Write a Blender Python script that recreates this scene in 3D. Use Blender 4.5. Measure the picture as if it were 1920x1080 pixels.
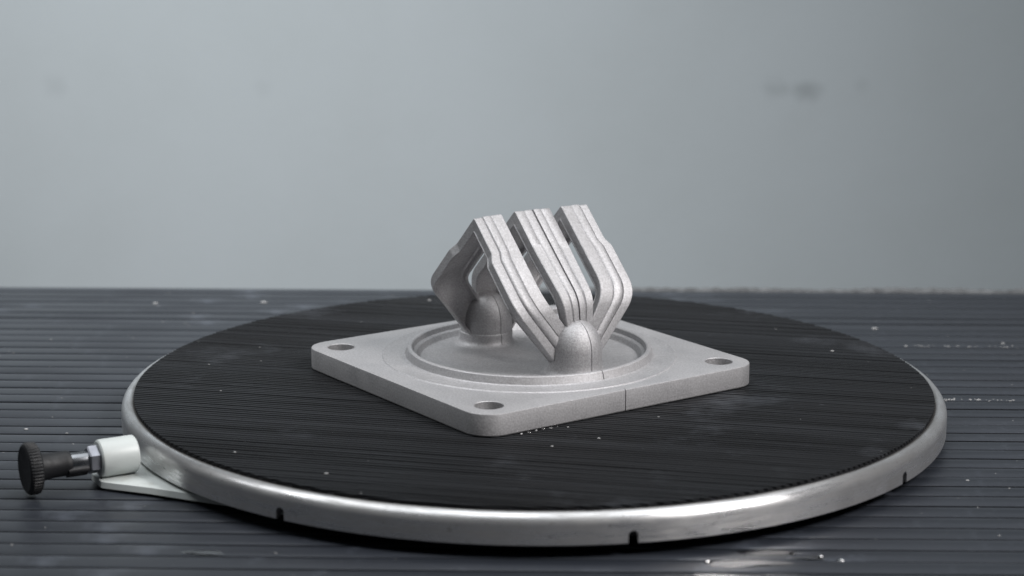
import bpy, bmesh, math, random
from mathutils import Vector, Matrix
random.seed(7)
S = bpy.context.scene
for o in list(bpy.data.objects): bpy.data.objects.remove(o)
COL = S.collection
MM = 0.001
PI = math.pi

# ---------------------------------------------------------------- camera
cam = bpy.data.cameras.new('camera')
camo = bpy.data.objects.new('camera', cam); COL.objects.link(camo)
FW = Vector((-0.010647, 0.975473, -0.219861)); RT = Vector((0.999924, 0.011758, 0.003743)); UP = Vector((-0.006236, 0.219805, 0.975524))
M = Matrix((RT, UP, -FW)).transposed().to_4x4(); M.translation = Vector((0.0, -1.018651, 0.277152))
camo.matrix_world = M
cam.sensor_width = 36.0; cam.lens = 3891.69 / 1920 * 36
cam.clip_start = 0.02; cam.clip_end = 50
cam.dof.use_dof = True; cam.dof.focus_distance = 1.02; cam.dof.aperture_fstop = 8.5
S.camera = camo

# ---------------------------------------------------------------- world, lamps, exposure
W = bpy.data.worlds.new('World'); S.world = W; W.use_nodes = True
bg = W.node_tree.nodes['Background']; bg.inputs[0].default_value = (0.90, 0.95, 1.0, 1); bg.inputs[1].default_value = 0.055
def area(name, loc, target, sx, sy, power, color, spread=180):
    L = bpy.data.lights.new(name, 'AREA'); L.shape = 'RECTANGLE'; L.size = sx; L.size_y = sy; L.energy = power; L.color = color; L.spread = math.radians(spread)
    o = bpy.data.objects.new(name, L); COL.objects.link(o); o.location = loc
    o.rotation_euler = (Vector(target) - Vector(loc)).to_track_quat('-Z', 'Y').to_euler()
    return o
area('ceiling_lamp', (0.0, 0.0, 1.35), (0.0, 0.0, 0.0), 1.9, 1.4, 9.1, (0.95, 0.98, 1.0), 120)
area('wall_lamp', (-0.60, 0.06, 0.64), (0.04, 0.9, -0.12), 0.6, 0.4, 4.0, (0.96, 0.985, 1.0), 120)
area('key_lamp', (0.98, -0.62, 1.05), (0, 0, 0.03), 0.45, 0.45, 3.3, (1.0, 0.97, 0.96), 60)
S.render.engine = 'CYCLES'
S.view_settings.view_transform = 'Standard'; S.view_settings.look = 'None'
S.view_settings.exposure = 0.0; S.view_settings.gamma = 1.0; S.view_settings.use_curve_mapping = False
S.render.resolution_x = 1024; S.render.resolution_y = 576

# ---------------------------------------------------------------- helpers
class NT:
    def __init__(s, name):
        s.m = bpy.data.materials.new(name); s.m.use_nodes = True; s.t = s.m.node_tree
        s.b = s.t.nodes['Principled BSDF']; s.out = s.t.nodes['Material Output']
        s.tc = s.t.nodes.new('ShaderNodeTexCoord')
    def n(s, k, **kw):
        x = s.t.nodes.new(k)
        for a, v in kw.items():
            if a.startswith('i_'):
                key = a[2:].replace('_', ' '); x.inputs[int(key) if key.isdigit() else key].default_value = v
            else: setattr(x, a, v)
        return x
    def l(s, a, b): s.t.links.new(a, b)
    def noise(s, scale, detail=3, rough=0.55, vec=None, stretch=None):
        v = vec or s.tc.outputs['Object']
        if stretch:
            mp = s.n('ShaderNodeMapping'); mp.inputs['Scale'].default_value = stretch; s.l(v, mp.inputs['Vector']); v = mp.outputs['Vector']
        x = s.n('ShaderNodeTexNoise', i_Scale=scale, i_Detail=detail, i_Roughness=rough); s.l(v, x.inputs['Vector']); return x.outputs['Fac']
    def ramp(s, fac, stops):
        r = s.n('ShaderNodeValToRGB'); e = r.color_ramp.elements
        while len(e) < len(stops): e.new(0.5)
        for k, (p, c) in enumerate(stops):
            e[k].position = p; e[k].color = (*c, 1) if len(c) == 3 else c
        s.l(fac, r.inputs['Fac']); return r.outputs['Color']
    def rng(s, fac, a, b, c, d):
        m = s.n('ShaderNodeMapRange'); m.inputs[1].default_value = a; m.inputs[2].default_value = b; m.inputs[3].default_value = c; m.inputs[4].default_value = d
        s.l(fac, m.inputs[0]); return m.outputs[0]
    def mix(s, fac, a, b, mode='MIX'):
        m = s.n('ShaderNodeMix', data_type='RGBA', blend_type=mode)
        for sock, v in ((m.inputs[0], fac), (m.inputs[6], a), (m.inputs[7], b)):
            if hasattr(v, 'links') or hasattr(v, 'is_linked'): s.l(v, sock)
            elif isinstance(v, (int, float)): sock.default_value = v
            else: sock.default_value = (*v, 1)
        return m.outputs[2]
    def bump(s, h, strength, dist, prev=None):
        b = s.n('ShaderNodeBump', i_Strength=strength, i_Distance=dist); s.l(h, b.inputs['Height'])
        if prev: s.l(prev, b.inputs['Normal'])
        return b.outputs['Normal']
    def set(s, **kw):
        for a, v in kw.items():
            i = s.b.inputs[a.replace('_', ' ')]
            if hasattr(v, 'is_linked'): s.l(v, i)
            elif isinstance(v, tuple): i.default_value = (*v, 1) if len(v) == 3 else v
            else: i.default_value = v

def tag(o, label=None, cat=None, group=None, kind=None):
    if label: o['label'] = label
    if cat: o['category'] = cat
    if group: o['group'] = group
    if kind: o['kind'] = kind
    return o
def empty(name, loc=(0, 0, 0), rz=0):
    o = bpy.data.objects.new(name, None); COL.objects.link(o); o.location = loc; o.rotation_euler = (0, 0, rz); o.empty_display_size = 0.02
    return o
def obj(name, verts, faces, mat, parent=None, smooth=True, ang=32, mat4=None, scale=MM):
    me = bpy.data.meshes.new(name)
    vs = [Vector(v) * scale for v in verts]
    if mat4: vs = [mat4 @ v for v in vs]
    me.from_pydata([tuple(v) for v in vs], [], faces); me.validate(); me.update()
    bm = bmesh.new(); bm.from_mesh(me); bmesh.ops.recalc_face_normals(bm, faces=bm.faces); bm.to_mesh(me); bm.free()
    return link(name, me, mat, parent, smooth, ang)
def link(name, me, mat, parent=None, smooth=True, ang=32):
    if mat and not me.materials: me.materials.append(mat)
    if smooth:
        me.shade_smooth(); me.set_sharp_from_angle(angle=math.radians(ang))
    o = bpy.data.objects.new(name, me); COL.objects.link(o)
    if parent: o.parent = parent
    return o
def lathe(profile, angles, closed_profile=False, rfun=None):
    """profile [(r,z)] in mm round z; r==0 ends become poles"""
    V, F = [], []; n = len(angles); rows = []
    for k, (r, z) in enumerate(profile):
        if r == 0:
            rows.append([len(V)] * n); V.append((0, 0, z))
        else:
            row = []
            for a in angles:
                rr, zz = rfun(k, r, z, a) if rfun else (r, z)
                row.append(len(V)); V.append((rr * math.cos(a), rr * math.sin(a), zz))
            rows.append(row)
    pairs = list(zip(rows, rows[1:])) + ([(rows[-1], rows[0])] if closed_profile else [])
    for A, B in pairs:
        for i in range(n):
            j = (i + 1) % n
            f = []
            for q in (A[i], A[j], B[j], B[i]):
                if q not in f: f.append(q)
            if len(f) > 2: F.append(f)
    return V, F
def circ(n): return [2 * PI * i / n for i in range(n)]
def box(x0, x1, y0, y1, z0, z1):
    V = [(x, y, z) for z in (z0, z1) for y in (y0, y1) for x in (x0, x1)]
    return V, [(0, 2, 3, 1), (4, 5, 7, 6), (0, 1, 5, 4), (2, 6, 7, 3), (0, 4, 6, 2), (1, 3, 7, 5)]

# ---------------------------------------------------------------- materials
def metal_blasted():
    t = NT('blasted_metal')
    g = t.noise(1100, 2, 0.65); g2 = t.noise(60, 4, 0.6); g3 = t.noise(2600, 1, 0.5)
    col = t.ramp(g, [(0.25, (0.32, 0.315, 0.32)), (0.75, (0.53, 0.525, 0.54))])
    col = t.mix(t.rng(g2, 0.35, 0.7, 0.0, 0.15), col, (0.36, 0.35, 0.345))
    ly = t.noise(1500, 2, 0.6, stretch=(0.03, 0.03, 1.0)); col = t.mix(t.rng(ly, 0.3, 0.7, 0.0, 0.22), col, (0.28, 0.275, 0.275))
    st = t.noise(28, 5, 0.7); col = t.mix(t.rng(st, 0.58, 0.74, 0.0, 0.25), col, (0.25, 0.24, 0.235))
    t.set(Base_Color=col, Metallic=0.82, Roughness=t.rng(g2, 0.3, 0.7, 0.58, 0.72))
    t.set(Normal=t.bump(g3, 0.25, 0.0002, t.bump(g, 0.35, 0.0003)))
    return t.m
def metal_rim():
    t = NT('spun_aluminium')
    sp = t.n('ShaderNodeSeparateXYZ'); t.l(t.tc.outputs['Object'], sp.inputs[0])
    x2 = t.n('ShaderNodeVectorMath', operation='LENGTH'); cm0 = t.n('ShaderNodeCombineXYZ'); t.l(sp.outputs[0], cm0.inputs[0]); t.l(sp.outputs[1], cm0.inputs[1]); t.l(cm0.outputs[0], x2.inputs[0])
    at = t.n('ShaderNodeMath', operation='ARCTAN2'); t.l(sp.outputs[1], at.inputs[0]); t.l(sp.outputs[0], at.inputs[1])
    cm = t.n('ShaderNodeCombineXYZ'); t.l(x2.outputs['Value'], cm.inputs[0]); t.l(sp.outputs[2], cm.inputs[1])
    sc = t.n('ShaderNodeMath', operation='MULTIPLY', i_1=0.004); t.l(at.outputs[0], sc.inputs[0]); t.l(sc.outputs[0], cm.inputs[2])
    streak = t.noise(1400, 3, 0.6, vec=cm.outputs[0]); mott = t.noise(38, 4, 0.6); fine = t.noise(420, 2, 0.6)
    col = t.mix(t.rng(mott, 0.4, 0.72, 0.0, 0.45), (0.72, 0.72, 0.73), (0.46, 0.45, 0.44))
    spots = t.rng(fine, 0.64, 0.74, 0.0, 0.45); col = t.mix(spots, col, (0.24, 0.22, 0.20))
    sc2 = t.n('ShaderNodeMath', operation='MULTIPLY', i_1=0.03); t.l(at.outputs[0], sc2.inputs[0])
    cm2 = t.n('ShaderNodeCombineXYZ'); t.l(x2.outputs['Value'], cm2.inputs[0]); t.l(sp.outputs[2], cm2.inputs[1]); t.l(sc2.outputs[0], cm2.inputs[2])
    band = t.noise(330, 5, 0.65, vec=cm2.outputs[0]); col = t.mix(t.rng(band, 0.42, 0.66, 0.0, 0.55), col, (0.36, 0.35, 0.34))
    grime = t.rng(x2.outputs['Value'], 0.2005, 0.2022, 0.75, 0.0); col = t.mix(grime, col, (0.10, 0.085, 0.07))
    t.set(Base_Color=col, Metallic=0.84, Roughness=t.rng(band, 0.32, 0.68, 0.20, 0.46))
    tg = t.n('ShaderNodeTangent', direction_type='RADIAL', axis='Z'); t.l(tg.outputs[0], t.b.inputs['Tangent'])
    t.set(Anisotropic=0.7, Anisotropic_Rotation=0.25)
    t.set(Normal=t.bump(streak, 0.22, 0.00012))
    return t.m
def rubber(name, base, dusty, r0, r1, stretch, spec=0.5):
    t = NT(name)
    a = t.noise(22, 5, 0.65, stretch=stretch); b = t.noise(330, 3, 0.65, stretch=(0.45, 1, 1)); c = t.noise(5, 3, 0.5)
    oi = t.n('ShaderNodeObjectInfo')
    col = t.mix(t.rng(a, 0.42, 0.75, 0.0, 0.75), base, dusty)
    col = t.mix(t.rng(oi.outputs['Random'], 0, 1, 0.0, 0.18), col, dusty)
    col = t.mix(t.rng(b, 0.68, 0.80, 0.0, 0.5), col, tuple(min(1, x * 4.5) for x in dusty))
    sc = t.noise(14, 6, 0.7); col = t.mix(t.rng(sc, 0.56, 0.70, 0.0, 0.55), col, tuple(x * 2.4 for x in dusty))
    rg = t.rng(c, 0.35, 0.65, r0, r1)
    t.set(Base_Color=col, Roughness=rg, Specular_IOR_Level=spec)
    t.set(Normal=t.bump(b, 0.25, 0.0003))
    return t.m
def simple(name, col, rough, metal=0.0, nscale=120, var=0.15, bump=0.1):
    t = NT(name)
    a = t.noise(nscale, 4, 0.6)
    c = t.mix(t.rng(a, 0.35, 0.7, 0.0, 1.0), col, tuple(x * (1 - var) for x in col))
    t.set(Base_Color=c, Metallic=metal, Roughness=t.rng(a, 0.3, 0.7, rough * 0.85, min(1, rough * 1.15)))
    t.set(Normal=t.bump(a, bump, 0.0003))
    return t.m
def white_paint():
    t = NT('white_paint')
    a = t.noise(95, 5, 0.65); d = t.noise(30, 4, 0.7)
    c = t.mix(t.rng(a, 0.55, 0.75, 0.0, 0.35), (0.50, 0.53, 0.52), (0.36, 0.36, 0.32))
    c = t.mix(t.rng(d, 0.56, 0.72, 0.0, 0.6), c, (0.20, 0.19, 0.16))
    t.set(Base_Color=c, Roughness=0.42); t.set(Normal=t.bump(a, 0.15, 0.0003)); return t.m
def wall_paint():
    t = NT('grey_wall_paint')
    a = t.noise(3.2, 4, 0.6); b = t.noise(140, 3, 0.6)
    c = t.mix(t.rng(a, 0.3, 0.7, 0, 1), (0.50, 0.543, 0.57), (0.475, 0.518, 0.54))
    co = t.tc.outputs['Object']
    w = t.noise(45, 3, 0.6)
    for (x, z, rx, rz, k) in ((0.223, 0.035, 0.015, 0.011, 0.15), (0.250, 0.033, 0.015, 0.010, 0.26), (0.236, 0.034, 0.024, 0.007, 0.10), (0.302, 0.039, 0.010, 0.010, 0.10), (-0.446, 0.033, 0.012, 0.012, 0.10), (-0.254, 0.034, 0.010, 0.009, 0.06)):
        mp = t.n('ShaderNodeMapping'); mp.inputs['Location'].default_value = (-x / rx, 0, -z / rz); mp.inputs['Scale'].default_value = (1 / rx, 0, 1 / rz)
        t.l(co, mp.inputs['Vector'])
        ln = t.n('ShaderNodeVectorMath', operation='LENGTH'); t.l(mp.outputs[0], ln.inputs[0])
        ad = t.n('ShaderNodeMath', operation='ADD'); t.l(ln.outputs['Value'], ad.inputs[0]); t.l(t.rng(w, 0.3, 0.7, -0.45, 0.45), ad.inputs[1])
        c = t.mix(t.rng(ad.outputs[0], 0.25, 1.15, k, 0.0), c, (0.10, 0.11, 0.115))
    g = t.noise(420, 2, 0.6); c = t.mix(t.rng(g, 0.3, 0.7, 0.0, 0.10), c, (0.30, 0.33, 0.34))
    u = t.noise(9, 5, 0.65); c = t.mix(t.rng(u, 0.45, 0.75, 0.0, 0.10), c, (0.33, 0.35, 0.34))
    t.set(Base_Color=c, Roughness=0.75); t.set(Normal=t.bump(b, 0.2, 0.001)); return t.m
def water():
    t = NT('water'); t.set(Base_Color=(1.0, 1.0, 1.0), Roughness=0.03, IOR=1.33, Transmission_Weight=1.0); return t.m

M_METAL = metal_blasted(); M_RIM = metal_rim(); M_WALL = wall_paint(); M_WHITE = white_paint(); M_WATER = water()
M_MAT = rubber('ribbed_mat_rubber', (0.003, 0.0033, 0.0042), (0.020, 0.0215, 0.025), 0.40, 0.70, (0.14, 3.0, 1), 0.22)
M_SLAT = rubber('bench_rubber', (0.012, 0.0145, 0.0195), (0.043, 0.048, 0.059), 0.28, 0.56, (0.12, 3.6, 1), 0.45)
M_BLACK = simple('black_plastic', (0.0045, 0.005, 0.0068), 0.58, 0, 300, 0.3, 0.15)
M_DARK = simple('dark_steel', (0.02, 0.02, 0.021), 0.6, 0, 120)
M_CHROME = simple('chrome', (0.22, 0.23, 0.245), 0.28, 1.0, 200, 0.15)
M_NUT = simple('zinc_nut', (0.34, 0.35, 0.39), 0.5, 1.0, 200, 0.2)
M_DUST = simple('pale_dust', (0.36, 0.36, 0.36), 0.8, 0, 900, 0.4)
M_LIP = simple('dusty_lip', (0.13, 0.135, 0.14), 0.8, 0, 160, 0.55)

# ---------------------------------------------------------------- setting
ZT = -21.3
V, F = box(-2600, 2600, 900, 930, -900, 2000)
tag(obj('wall', V, F, M_WALL, smooth=False), 'plain blue grey painted wall with faint smudges', kind='structure')
bench = tag(obj('workbench_top', *box(-900, 900, -560, 300.5, ZT - 30, ZT - 2.2), M_DARK, smooth=False), 'dark workbench top covered with black rubber slats', kind='structure')
# one slat profile with rounded shoulders, 14.4 mm pitch
SP = [(-5.1, -2.6), (-6.2, -0.75), (-6.5, -0.42), (-6.45, -0.18), (-5.95, -0.03), (-3.0, 0.0), (3.0, 0.0), (5.95, -0.03), (6.45, -0.18), (6.5, -0.42), (6.2, -0.75), (5.1, -2.6)]
sv = [(x, y, z) for x in (-900, 900) for (y, z) in SP]; n = len(SP)
sf = [(i, i + 1, n + i + 1, n + i) for i in range(n - 1)] + [tuple(range(n)), tuple(range(2 * n - 1, n - 1, -1)), (n - 1, 0, n, 2 * n - 1)]
first = None
rz = math.radians(-0.12)
for k in range(60):
    y = 292.4 - 14.4 * k
    if first is None:
        first = o = obj('slat', sv, sf, M_SLAT, bench, ang=40)
    else:
        o = bpy.data.objects.new('slat', first.data); COL.objects.link(o); o.parent = bench
    o.location = (random.uniform(-40, 40) * MM, y * MM, (ZT + random.uniform(-0.12, 0.12)) * MM); o.rotation_euler = (math.radians(random.gauss(0, 0.55)), 0, rz + math.radians(random.uniform(-0.03, 0.03)))
# pale crusted lip along the back edge of the bench
lv, lf = [], []; nl = 260
for i in range(nl + 1):
    x = -40 + 940 * i / nl
    e = min(1, max(0, (x - 30) / 90)); h = 0.3 + e * (0.9 + 0.9 * math.sin(x * 0.043) * math.sin(x * 0.017 + 1) + random.uniform(-0.5, 0.8))
    d = 6 + random.uniform(-0.8, 0.8)
    lv += [(x, 300.6, ZT - 4), (x, 300.8, ZT + h - 0.9), (x, 302.0, ZT + h), (x, 300.8 + d, ZT + h * 0.8), (x, 301 + d, ZT - 4)]
for i in range(nl):
    for j in range(5):
        a, b = i * 5 + j, i * 5 + (j + 1) % 5; lf.append((a, b, b + 5, a + 5))
lf += [(0, 1, 2, 3, 4), tuple(nl * 5 + j for j in (4, 3, 2, 1, 0))]
obj('back_lip', lv, lf, M_LIP, bench, ang=60)

# ---------------------------------------------------------------- turntable
tt = tag(empty('turntable', (0, 0, 0)), 'round turntable with black ribbed rubber mat, shiny aluminium rim and side locking knob', 'turntable')
# platter and base under the mat
obj('platter', *lathe([(0, -2.8), (202.4, -2.8), (202.4, -13), (0, -13)], circ(128)), M_DARK, tt)
obj('base', *lathe([(0, -13.2), (176, -13.2), (176, -17), (168, -18), (168, ZT + 1.2), (166, ZT + 0.12), (0, ZT + 0.12)], circ(96)), M_DARK, tt)
# mat disc and its fine ribs
RM = 200.0; PITCH = 3.1; BETA = math.radians(-11.5)
mat = obj('rubber_mat', *lathe([(0, -1.5), (RM - 0.1, -1.5), (RM - 0.1, -2.75), (0, -2.75)], circ(256)), M_MAT, tt)
RP = [(-0.6, -1.55), (-0.95, -0.35), (-0.75, -0.02), (0.75, -0.02), (0.95, -0.35), (0.6, -1.55)]
rv, rf = [], []; k0 = int(RM / PITCH)
for k in range(-k0, k0 + 1):
    y0 = k * PITCH
    if abs(y0) > RM - 1.4: continue
    NX = 9; b0 = len(rv)
    jit = [random.uniform(-0.10, 0.10) for _ in range(NX)]; dz = random.uniform(-0.14, 0.0); tl = random.gauss(0, 0.05)
    for i in range(NX):
        for (dy, z) in RP:
            y = y0 + dy; hx = math.sqrt(max(0.01, RM * RM - y * y)); rv.append((hx * (2 * i / (NX - 1) - 1), y + jit[i] * (z > -1), z + (min(0, jit[i] * 0.4) + dz + dy * tl - abs(tl) * 0.95) * (z > -1)))
    m = len(RP)
    for i in range(NX - 1):
        for j in range(m - 1):
            a = b0 + i * m + j; rf.append((a, a + 1, a + m + 1, a + m))
    rf.append(tuple(b0 + j for j in range(m))); rf.append(tuple(b0 + (NX - 1) * m + j for j in reversed(range(m))))
ribs = obj('mat_rib', rv, rf, M_MAT, mat, smooth=False); ribs['kind'] = 'stuff'; ribs.rotation_euler = (0, 0, BETA)
# rim band with rolled top edge and U slots
prof = [(198.5, -3.0), (200.25, -2.0), (201.3, -1.75)] + [(201.3 + 4.9 * math.sin(t), -6.65 + 4.9 * math.cos(t)) for t in [PI / 2 * i / 12 for i in range(1, 13)]] + [(206.2, -14.9), (205.8, -15.3), (203.6, -15.3), (203.0, -14.9), (203.0, -8.5), (201, -6.0), (198.5, -6.0)]
V, F = lathe(prof, circ(320), closed_profile=True)
rim = obj('rim', V, F, M_RIM, tt)
def stadium(ang, w=3.4, top=-9.6, bot=-22):
    pts = [(-w / 2, bot), (w / 2, bot)] + [(w / 2 * math.cos(a), top - w / 2 + w / 2 * math.sin(a)) for a in [PI * i / 12 for i in range(13)]]
    m = len(pts); V = [(r, y, z) for r in (198, 214) for (y, z) in pts]
    F = [tuple(range(m)), tuple(range(2 * m - 1, m - 1, -1))] + [(i, (i + 1) % m, m + (i + 1) % m, m + i) for i in range(m)]
    R = Matrix.Rotation(ang, 4, 'Z'); return obj('slot_cutter', V, F, None, None, False, mat4=R)
for adeg in (-121.6, -78.3, -35.3, 9, 54, 99, 144, 190):
    c = stadium(math.radians(adeg), w=4.2)
    md = rim.modifiers.new('b', 'BOOLEAN'); md.operation = 'DIFFERENCE'; md.solver = 'EXACT'; md.object = c
dg = bpy.context.evaluated_depsgraph_get(); dg.update()
nm = bpy.data.meshes.new_from_object(rim.evaluated_get(dg)); rim.modifiers.clear(); rim.data = nm; nm.name = 'rim'
nm.shade_smooth(); nm.set_sharp_from_angle(angle=math.radians(32))
for o in [o for o in bpy.data.objects if o.name.startswith('slot_cutter')]: bpy.data.objects.remove(o)

# locking knob assembly along a radius
KA = math.radians(-150.3); ZK = -8.0
KM = Matrix.Rotation(KA, 4, 'Z') @ Matrix.Translation((0, 0, ZK * MM)) @ Matrix.Rotation(PI / 2, 4, 'Y')   # local z -> outward radius
def along(name, profile, angles, m, parent=tt, rfun=None, ang=32):
    return obj(name, *lathe(profile, angles, rfun=rfun), m, parent, ang=ang, mat4=KM)
along('barrel', [(0, 211.2), (8.0, 211.2), (8.6, 211.8), (8.7, 212.4), (8.7, 227.4), (8.5, 228.2), (7.8, 228.8), (4.4, 228.8), (4.2, 228.2), (0, 228.2)], circ(64), M_WHITE)
hexa = [i * PI / 3 for i in range(6)]
hv_ = along('hex_nut', [(0, 228.3), (6.2, 228.9), (6.6, 229.4), (6.6, 233.2), (6.0, 233.8), (0, 233.8)], hexa, M_NUT, ang=20)
along('spindle', [(0, 233), (4.3, 233), (4.3, 241.6), (3.6, 243.4), (0, 243.4)], circ(40), M_CHROME)
for a in (0.15, 1.05, 5.2):
    pm = KM @ Matrix.Translation((4.9 * MM * math.cos(a), 4.9 * MM * math.sin(a), 0))
    obj('collar_finger', *lathe([(0, 234.4), (1.5, 234.4), (1.7, 235), (1.7, 244), (0, 244)], circ(16)), M_BLACK, tt, mat4=pm)
knob = along('knob', [(0, 262.6), (8.5, 262.6), (10.2, 262.9), (11.2, 262.3), (11.9, 261.4), (12.0, 258.8), (11.7, 257.4), (10.6, 256.7), (7.6, 256.3), (0, 256.3)],
             circ(192), M_BLACK, rfun=lambda k, r, z, a: ((r - (0.5 if int(round(a / (2 * PI) * 192)) % 4 < 2 else 0)) if k in (4, 5) else r, z), ang=25)
along('knob_stem', [(0, 256.5), (7.0, 256.5), (6.4, 254.6), (6.0, 252), (5.8, 250), (5.7, 244.4), (5.9, 243.6), (5.4, 242.0), (4.4, 241.8), (0, 241.8)], circ(48), M_BLACK, knob)
# tapered mounting plate under the rim
pr = [(230.0, -7.0), (228.5, -9.0), (213.5, -26), (170, -84), (170, 84), (213.5, 26), (228.5, 9.0), (230.0, 7.0)]
zt_, zb_ = ZK - 8.75, ZK - 11.75
V = [(r, t, zb_) for r, t in pr] + [(r - 0.3, t * 0.98, zt_ - 0.25) for r, t in pr] + [(r - 0.7, t * 0.965, zt_) for r, t in pr]
m = len(pr); F = [tuple(range(m))[::-1], tuple(range(2 * m, 3 * m))] + [(q * m + i, q * m + (i + 1) % m, (q + 1) * m + (i + 1) % m, (q + 1) * m + i) for q in (0, 1) for i in range(m)]
obj('mounting_plate', V, F, M_WHITE, tt, mat4=Matrix.Rotation(KA, 4, 'Z'))

# ---------------------------------------------------------------- metal part on the turntable
part = tag(empty('metal_flange', (-0.0031, 0.0093, 0.0), -0.93825), 'sandblasted grey metal flange with two domed posts joined by three bent straps, on the turntable', 'metal part')
HU, HV, T, RC, V0, VS = 81.9, 85.5, 10.93, 13.5, 1.0, 1.8
def outline(inset, z, notch=True):
    P = []
    for (cx, cy, a0) in ((HU - RC, HV - RC, 0), (-HU + RC, HV - RC, 90), (-HU + RC, -HV + RC, 180), (HU - RC, -HV + RC, 270)):
        for i in range(15):
            a = math.radians(a0 + 90 * i / 14); P.append((cx + (RC - inset) * math.cos(a), cy + (RC - inset) * math.sin(a), z))
    # seam in the +u side (between the last corner and the first)
    s = -1.3
    P += [(HU - inset, s - 0.3, z), (HU - inset - 1.0, s - 0.12, z), (HU - inset - 1.0, s + 0.12, z), (HU - inset, s + 0.3, z)]
    return P
holes = [(a * 66.8, b * 70.8) for a in (-1, 1) for b in (-1, 1)]
bm = bmesh.new()
def ring(P): return [bm.verts.new(p) for p in P]
def bridge(A, B):
    for i in range(len(A)):
        j = (i + 1) % len(A); bm.faces.new((A[i], A[j], B[j], B[i]))
def edges_of(R):
    es = []
    for i in range(len(R)):
        e = bm.edges.get((R[i], R[(i + 1) % len(R)])) or bm.edges.new((R[i], R[(i + 1) % len(R)])); es.append(e)
    return es
levels = [(0.55, T), (0.16, T - 0.16), (0, T - 0.6), (0, 0.7), (0.25, 0.2), (0.7, 0.05)]
rings = [ring(outline(i, z)) for i, z in levels]
for A, B in zip(rings, rings[1:]): bridge(A, B)
htop, hbot = [], []
for (hx, hy) in holes:
    hr = [ring([(hx + rr * math.cos(a), hy + rr * math.sin(a), z) for a in circ(40)]) for rr, z in ((7.25, T), (6.95, T - 0.3), (6.9, 0.3), (7.1, 0.05))]
    for A, B in zip(hr, hr[1:]): bridge(A, B)
    htop.append(hr[0]); hbot.append(hr[-1])
NL = 180; LA = circ(NL)
seam_a = math.radians(-1.0)
LA = sorted([a for a in LA if min(abs(a - 0), abs(a - 2 * PI)) > 0.03] + [x % (2 * PI) for x in (seam_a - 0.0050, seam_a - 0.0020, seam_a + 0.0020, seam_a + 0.0050)])
PR = [(76.2, T), (75.3, T + 0.06), (74.7, T + 0.55), (74.1, T + 0.50), (73.0, T + 0.16), (66.5, T + 0.28), (64.2, T + 0.40), (63.4, T + 0.85), (62.2, T + 4.3), (61.8, T + 4.65), (60.4, T + 4.75), (59.8, T + 4.4), (58.9, T + 2.2), (57.6, T + 1.7), (57.1, T + 1.2), (56.4, T - 0.3), (55.6, T - 1.1), (54.2, T - 1.42), (46, T - 1.45), (0, T - 1.45)]
lrings = []
for k, (r, z) in enumerate(PR):
    if r == 0: break
    P = []
    for a in LA:
        d = ((a - seam_a + PI) % (2 * PI)) - PI
        rr, zz = r, z
        if abs(d) < 0.003 and 7 <= k <= 12: rr, zz = (r - 0.55 if k < 10 else r), z - (0.5 if k >= 9 else 0.1)
        # scuffed, slightly uneven lip on the side away from the seam
        w = math.exp(-((a - 4.05) / 0.22) ** 2)
        if 6 <= k <= 9: rr += w * 0.4 * math.sin(a * 37) * (0.5 if k == 6 else 1); zz -= w * 0.25
        P.append((rr * math.cos(a), V0 + rr * math.sin(a), zz))
    lrings.append(ring(P))
for A, B in zip(lrings, lrings[1:]): bridge(A, B)
bm.faces.new(lrings[-1])
es = edges_of(rings[0]) + edges_of(lrings[0]) + sum([edges_of(h) for h in htop], [])
bmesh.ops.triangle_fill(bm, use_beauty=True, use_dissolve=False, edges=es, normal=(0, 0, 1))
es = edges_of(rings[-1]) + sum([edges_of(h) for h in hbot], [])
bmesh.ops.triangle_fill(bm, use_beauty=True, use_dissolve=False, edges=es, normal=(0, 0, -1))
bmesh.ops.scale(bm, vec=(MM, MM, MM), verts=bm.verts); bmesh.ops.recalc_face_normals(bm, faces=bm.faces)
me = bpy.data.meshes.new('base_plate'); bm.to_mesh(me); bm.free()
link('base_plate', me, M_METAL, part, True, 24)

# domed posts
def dome(u0, ledge):
    zf = T - 1.5; zc, zt, r0 = 21.2, 36.9, 13.4
    pr = [(18.0, zf - 0.1), (16.2, zf + 0.25), (15.0, zf + 0.9), (14.2, zf + 2.0)]
    pr += [(13.95, zf + 3.2), (13.9, 15.6), (13.4, 16.1)] if ledge else [(13.6, zf + 3.4), (13.45, 16)]
    pr += [(r0 * math.cos(t), zc + (zt - zc) * math.sin(t)) for t in [PI / 2 * i / 16 for i in range(16)]] + [(0, zt)]
    A = [a for a in circ(72) if min(a, 2 * PI - a) > 0.05] + [x % (2 * PI) for x in (-0.028, -0.010, 0.010, 0.028)]
    A.sort()
    def rf(k, r, z, a):
        d = min(a, 2 * PI - a)
        return (r - 0.5 if d < 0.015 and k > 2 else r, z)
    V, F = lathe(pr, A, rfun=rf)
    V = [(x + u0, y + V0, z) for x, y, z in V]
    return obj('domed_post', V, F, M_METAL, part, ang=30)
dome(38.6, False); dome(-38.6, True)

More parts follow.
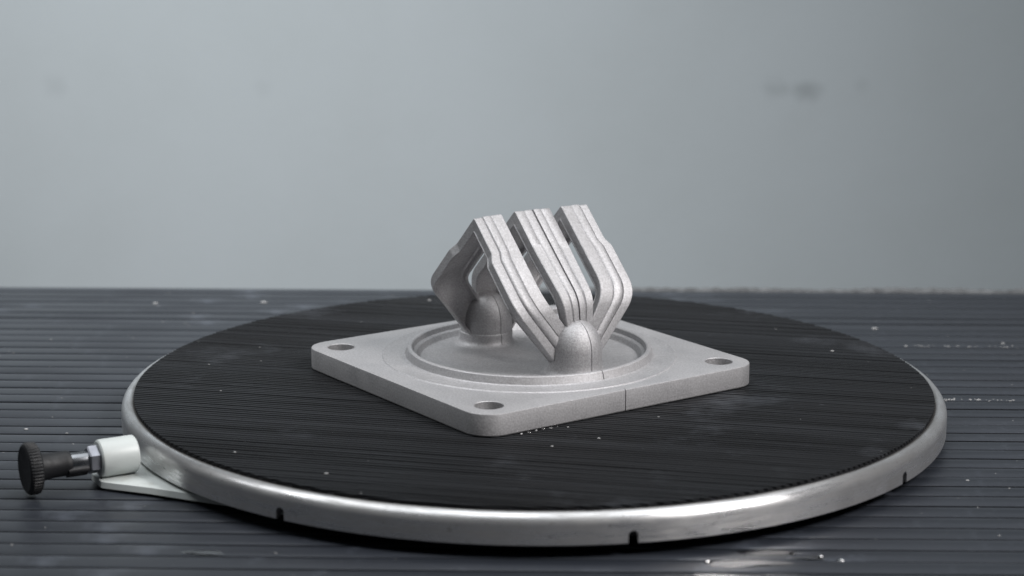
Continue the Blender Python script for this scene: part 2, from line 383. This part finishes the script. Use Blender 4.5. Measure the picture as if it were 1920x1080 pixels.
# bent straps
def fillet(P, rad, seg):
    """round the corners of a polyline; rad per inner vertex"""
    out = [P[0]]
    for i in range(1, len(P) - 1):
        A, B, C = P[i - 1], P[i], P[i + 1]; r = rad[i]
        a = (A - B); b = (C - B); d = min(r, a.length * 0.48, b.length * 0.48)
        p, q = B + a.normalized() * d, B + b.normalized() * d
        for k in range(seg[i] + 1):
            t = k / seg[i]; out.append(p * (1 - t) ** 2 + B * 2 * t * (1 - t) + q * t * t)
    out.append(P[-1]); return out
def strap(rail_in, rail_out, rad, seg, section, thick, name='strap'):
    """half rails from the apex outwards (first point at u=0), mirrored to both sides; the inner face gets mitred rails"""
    def full(R):
        R = [Vector(p) for p in R]; return [Vector((-p.x, p.y, p.z)) for p in reversed(R[1:])] + R
    CA, CB = full(rail_in), full(rail_out); k = len(CA)
    segn = []
    for i in range(k - 1):
        tan = (CA[i + 1] + CB[i + 1] - CA[i] - CB[i]).normalized(); w = (CB[i] + CB[i + 1] - CA[i] - CA[i + 1]).normalized()
        nn = tan.cross(w).normalized(); mid = (CA[i] + CA[i + 1] + CB[i] + CB[i + 1]) / 4
        segn.append(nn if nn.dot(mid - Vector((0, mid.y, 38))) > 0 else -nn)
    IA, IB = [], []
    for i in range(k):
        n1, n2 = segn[max(0, i - 1)], segn[min(k - 2, i)]; m = (n1 + n2) / (1 + n1.dot(n2)) * thick
        IA.append(CA[i] - m); IB.append(CB[i] - m)
    rd = [0] + list(reversed(rad[1:])) + rad; sg = [0] + list(reversed(seg[1:])) + seg
    ri = [max(0.5, r * 0.55) for r in rd]
    A, B, A2, B2 = fillet(CA, rd, sg), fillet(CB, rd, sg), fillet(IA, ri, sg), fillet(IB, ri, sg)
    V, F = [], []; n = len(A); m = len(section)
    for i in range(n):
        mid = (A[i] + B[i]) / 2; nr = (mid - (A2[i] + B2[i]) / 2).normalized()
        up = abs(mid.x) / 40.0
        for (t, h, side) in section:
            off = h(up) if callable(h) else h
            p = A2[i].lerp(B2[i], t) if side else A[i].lerp(B[i], t)
            V.append(tuple(p + nr * off))
    for i in range(n - 1):
        for j in range(m):
            a, b = i * m + j, i * m + (j + 1) % m; F.append((a, b, b + m, a + m))
    F += [tuple(range(m)), tuple((n - 1) * m + j for j in reversed(range(m)))]
    return obj(name, V, F, M_METAL, part, ang=33)
channel = [(t, h, 1) for t, h in [(1.0, 0.55), (1.026, 0.40), (1.026, 0.05), (1.0, 0.0), (0.945, 0.0), (0.935, 0.25), (0.925, 2.4), (0.88, 3.2), (0.70, 3.5), (0.5, 3.55), (0.30, 3.5), (0.12, 3.2), (0.075, 2.4), (0.065, 0.25), (0.055, 0.0), (0.0, 0.0), (-0.026, 0.05), (-0.026, 0.40), (0.0, 0.55)]]
def tops(pts): return [(t, h, 0) for t, h in pts]
sec_side = tops([(0.0, -0.35), (0.022, 0.0), (0.36, 0.0), (0.372, -0.05), (0.39, lambda u: -0.30 - 0.3 * u), (0.415, 0.0), (0.48, lambda u: 0.15 + 0.28 * u), (0.56, lambda u: 0.2 + 0.4 * u), (0.64, lambda u: 0.15 + 0.3 * u), (0.675, 0.05), (0.688, -0.3), (0.705, lambda u: -1.0 - 0.3 * u), (0.725, -0.35), (0.76, -0.22), (0.978, -0.22), (1.0, -0.55)]) + channel
sec_mid = tops([(0.0, -0.35), (0.022, 0.0), (0.24, 0.0), (0.265, lambda u: -0.32 - 0.3 * u), (0.30, 0.0), (0.36, 0.15), (0.44, 0.15), (0.474, 0.0), (0.477, -1.4), (0.523, -1.4), (0.526, 0.0), (0.60, 0.25), (0.68, 0.2), (0.72, 0.0), (0.745, lambda u: -0.25 - 0.25 * u), (0.77, 0.0), (0.978, 0.0), (1.0, -0.35)]) + channel
for s in (-1, 1):
    y = lambda v: VS + s * v
    rin = [(0, y(18.6), 86.0), (15.6, y(18.6), 70.4), (19.0, y(18.6), 67.0), (36.6, y(18.6), 49.2), (40.0, y(8.2), 34.6), (39.4, y(1.0), 25.5)]
    rout = [(0, y(35.1), 85.6), (15.6, y(35.1), 70.0), (19.0, y(37.4), 66.6), (39.6, y(37.4), 45.6), (40.0, y(17.0), 20.4), (39.4, y(9.5), 11.8)]
    st = strap(rin, rout, [1.4, 1.0, 1.0, 9.0, 2.0], [4, 2, 2, 9, 2], sec_side, 5.2)
    st['label'] = 'outer strap with stepped outer edge and rounded rib'
rin = [(0, VS - 10.4, 86.4), (15.6, VS - 10.4, 70.8), (19.0, VS - 10.4, 67.4), (40.2, VS - 9.6, 47.2), (41.4, VS - 7.8, 34.0), (40.2, VS - 6.6, 25)]
rout = [(0, VS + 11.2, 86.0), (15.6, VS + 11.2, 70.4), (19.0, VS + 11.2, 67.0), (40.2, VS + 9.6, 47.2), (41.4, VS + 7.8, 34.0), (40.2, VS + 6.6, 25)]
st = strap(rin, rout, [1.4, 1.0, 1.0, 9.0, 2.0], [4, 2, 2, 9, 2], sec_mid, 5.2)
st['label'] = 'middle strap split by a dark seam'

# ---------------------------------------------------------------- water and dust
def blob(name, cx, cy, cz, a, b, h, label, cat, group, rot=0, irr=0.25, sharp=1.0):
    n = 28; ph = [random.uniform(0, 6.28) for _ in range(4)]
    V, F = [(0, 0, h)], []
    rows = 5
    for k in range(1, rows + 1):
        q = k / rows
        for i in range(n):
            t = 2 * PI * i / n
            e = 1 + irr * (math.sin(2 * t + ph[0]) * 0.5 + math.sin(3 * t + ph[1]) * 0.35 + math.sin(5 * t + ph[2]) * 0.2)
            z = h * (1 - q * q) if k < rows else 0.0
            V.append((a * e * q * math.cos(t), b * e * q * math.sin(t), z))
    for i in range(n): F.append((0, 1 + i, 1 + (i + 1) % n))
    for k in range(rows - 1):
        for i in range(n):
            A = 1 + k * n + i; B = 1 + k * n + (i + 1) % n; F.append((A, A + n, B + n, B))
    F.append(tuple(1 + (rows - 1) * n + i for i in range(n)))
    o = obj(name, V, F, M_WATER, None, ang=80); o.location = (cx, cy, cz); o.rotation_euler = (0, 0, rot)
    return tag(o, label, cat, group)
zs = (ZT + 0.16) * MM
for (x, y, a, b, h, lb) in ((0.0885, -0.2085, 18, 4.4, 0.26, 'broad shallow water puddle, the largest on the slats'), (0.0985, -0.1955, 15, 3.2, 0.22, 'long narrow water puddle nearest to the turntable rim'), (0.114, -0.2015, 7, 2.8, 0.26, 'small water puddle at the end of the largest one'), (0.078, -0.2240, 14, 4.0, 0.30, 'narrow water puddle on the slats, longer one of the front two'), (0.103, -0.2235, 9, 3.4, 0.28, 'short water puddle beside the narrow one on the slats'), (-0.137, -0.2005, 9, 3.4, 0.28, 'lone small water puddle on the slats below the left slot of the rim')):
    blob('water_puddle', x, y, zs, a, b, h, lb, 'puddle', 'water puddles on the bench')
for (x, y) in ((0.0725, -0.2080), (0.1085, -0.1965), (0.1195, -0.2000), (0.1275, -0.2045)):
    blob('water_droplet', x, y, zs, 1.5, 1.3, 1.0, 'small round water drop beside the puddles', 'droplet', 'water drops on the bench', irr=0.08)
for (x, y) in ((-0.0054, -0.0964), (-0.0019, -0.0934), (0.0015, -0.0908), (0.0048, -0.0881), (0.0083, -0.0862), (0.0115, -0.0836), (0.0163, -0.0842)):
    blob('water_droplet', x, y, 0.00002, random.uniform(0.45, 0.95), random.uniform(0.4, 0.75), random.uniform(0.35, 0.7), 'tiny water drop on the mat along the flange edge', 'droplet', 'water drops along the flange', irr=0.1)
def specks(name, pts, label, m):
    V, F = [], []
    for (x, y, z, s) in pts:
        b = len(V); k = random.randint(5, 7); ax = random.uniform(0.8, 2.2)
        for zz, f in ((0, 1), (0.5, 0.7)):
            for i in range(k):
                t = 2 * PI * i / k + random.uniform(-0.3, 0.3); V.append((x + s * ax * f * math.cos(t), y + s * f * math.sin(t), z + s * zz))
        F.append(tuple(b + i for i in reversed(range(k)))); F.append(tuple(b + k + i for i in range(k)))
        for i in range(k): F.append((b + i, b + (i + 1) % k, b + k + (i + 1) % k, b + k + i))
    return tag(obj(name, V, F, m, smooth=False), label, 'dust', kind='stuff')
zb = ZT + 0.14
pts = []
while len(pts) < 200:
    x, y = random.uniform(-330, 330), random.uniform(-230, 285)
    if math.hypot(x, y) < 214: continue
    pts.append((x, y, zb, abs(random.gauss(0, 0.18)) + 0.09))
for (x, y, s) in ((-239, 254, 1.2), (-171, 259, 1.3), (205.5, 199.7, 1.1), (217, 157, 0.7), (275, 165, 0.8), (-254, -23.6, 0.8), (-232, -30, 0.5)):
    pts.append((x, y, zb, s))
for k in range(34): pts.append((random.uniform(214, 254), 42.5 + random.gauss(0, 1.1), zb, random.uniform(0.2, 0.55)))
for k in range(26): pts.append((random.uniform(222, 290), 157 + random.gauss(0, 1.2), zb, random.uniform(0.2, 0.5)))
specks('bench_dust', pts, 'pale dust specks scattered over the bench slats', M_DUST)
pts = []
while len(pts) < 30:
    a, r = random.uniform(0, 6.283), 198 * math.sqrt(random.random()); x, y = r * math.cos(a), r * math.sin(a)
    if max(abs((x + 3) * 0.59 - (y - 9) * 0.807), abs((x + 3) * 0.807 + (y - 9) * 0.59)) < 92: continue
    pts.append((x, y, 0.03, abs(random.gauss(0, 0.12)) + 0.10))
for (x, y, s) in ((30.2, -102.4, 0.55), (8.6, -115.4, 0.5), (-133.9, -127.8, 0.6), (-89.7, -157.9, 0.6), (160, 62, 0.6), (-40, 178, 0.9), (-62, 176, 0.7)): pts.append((x, y, 0.03, s))
specks('mat_dust', pts, 'pale dust specks scattered over the ribbed turntable mat', M_DUST)
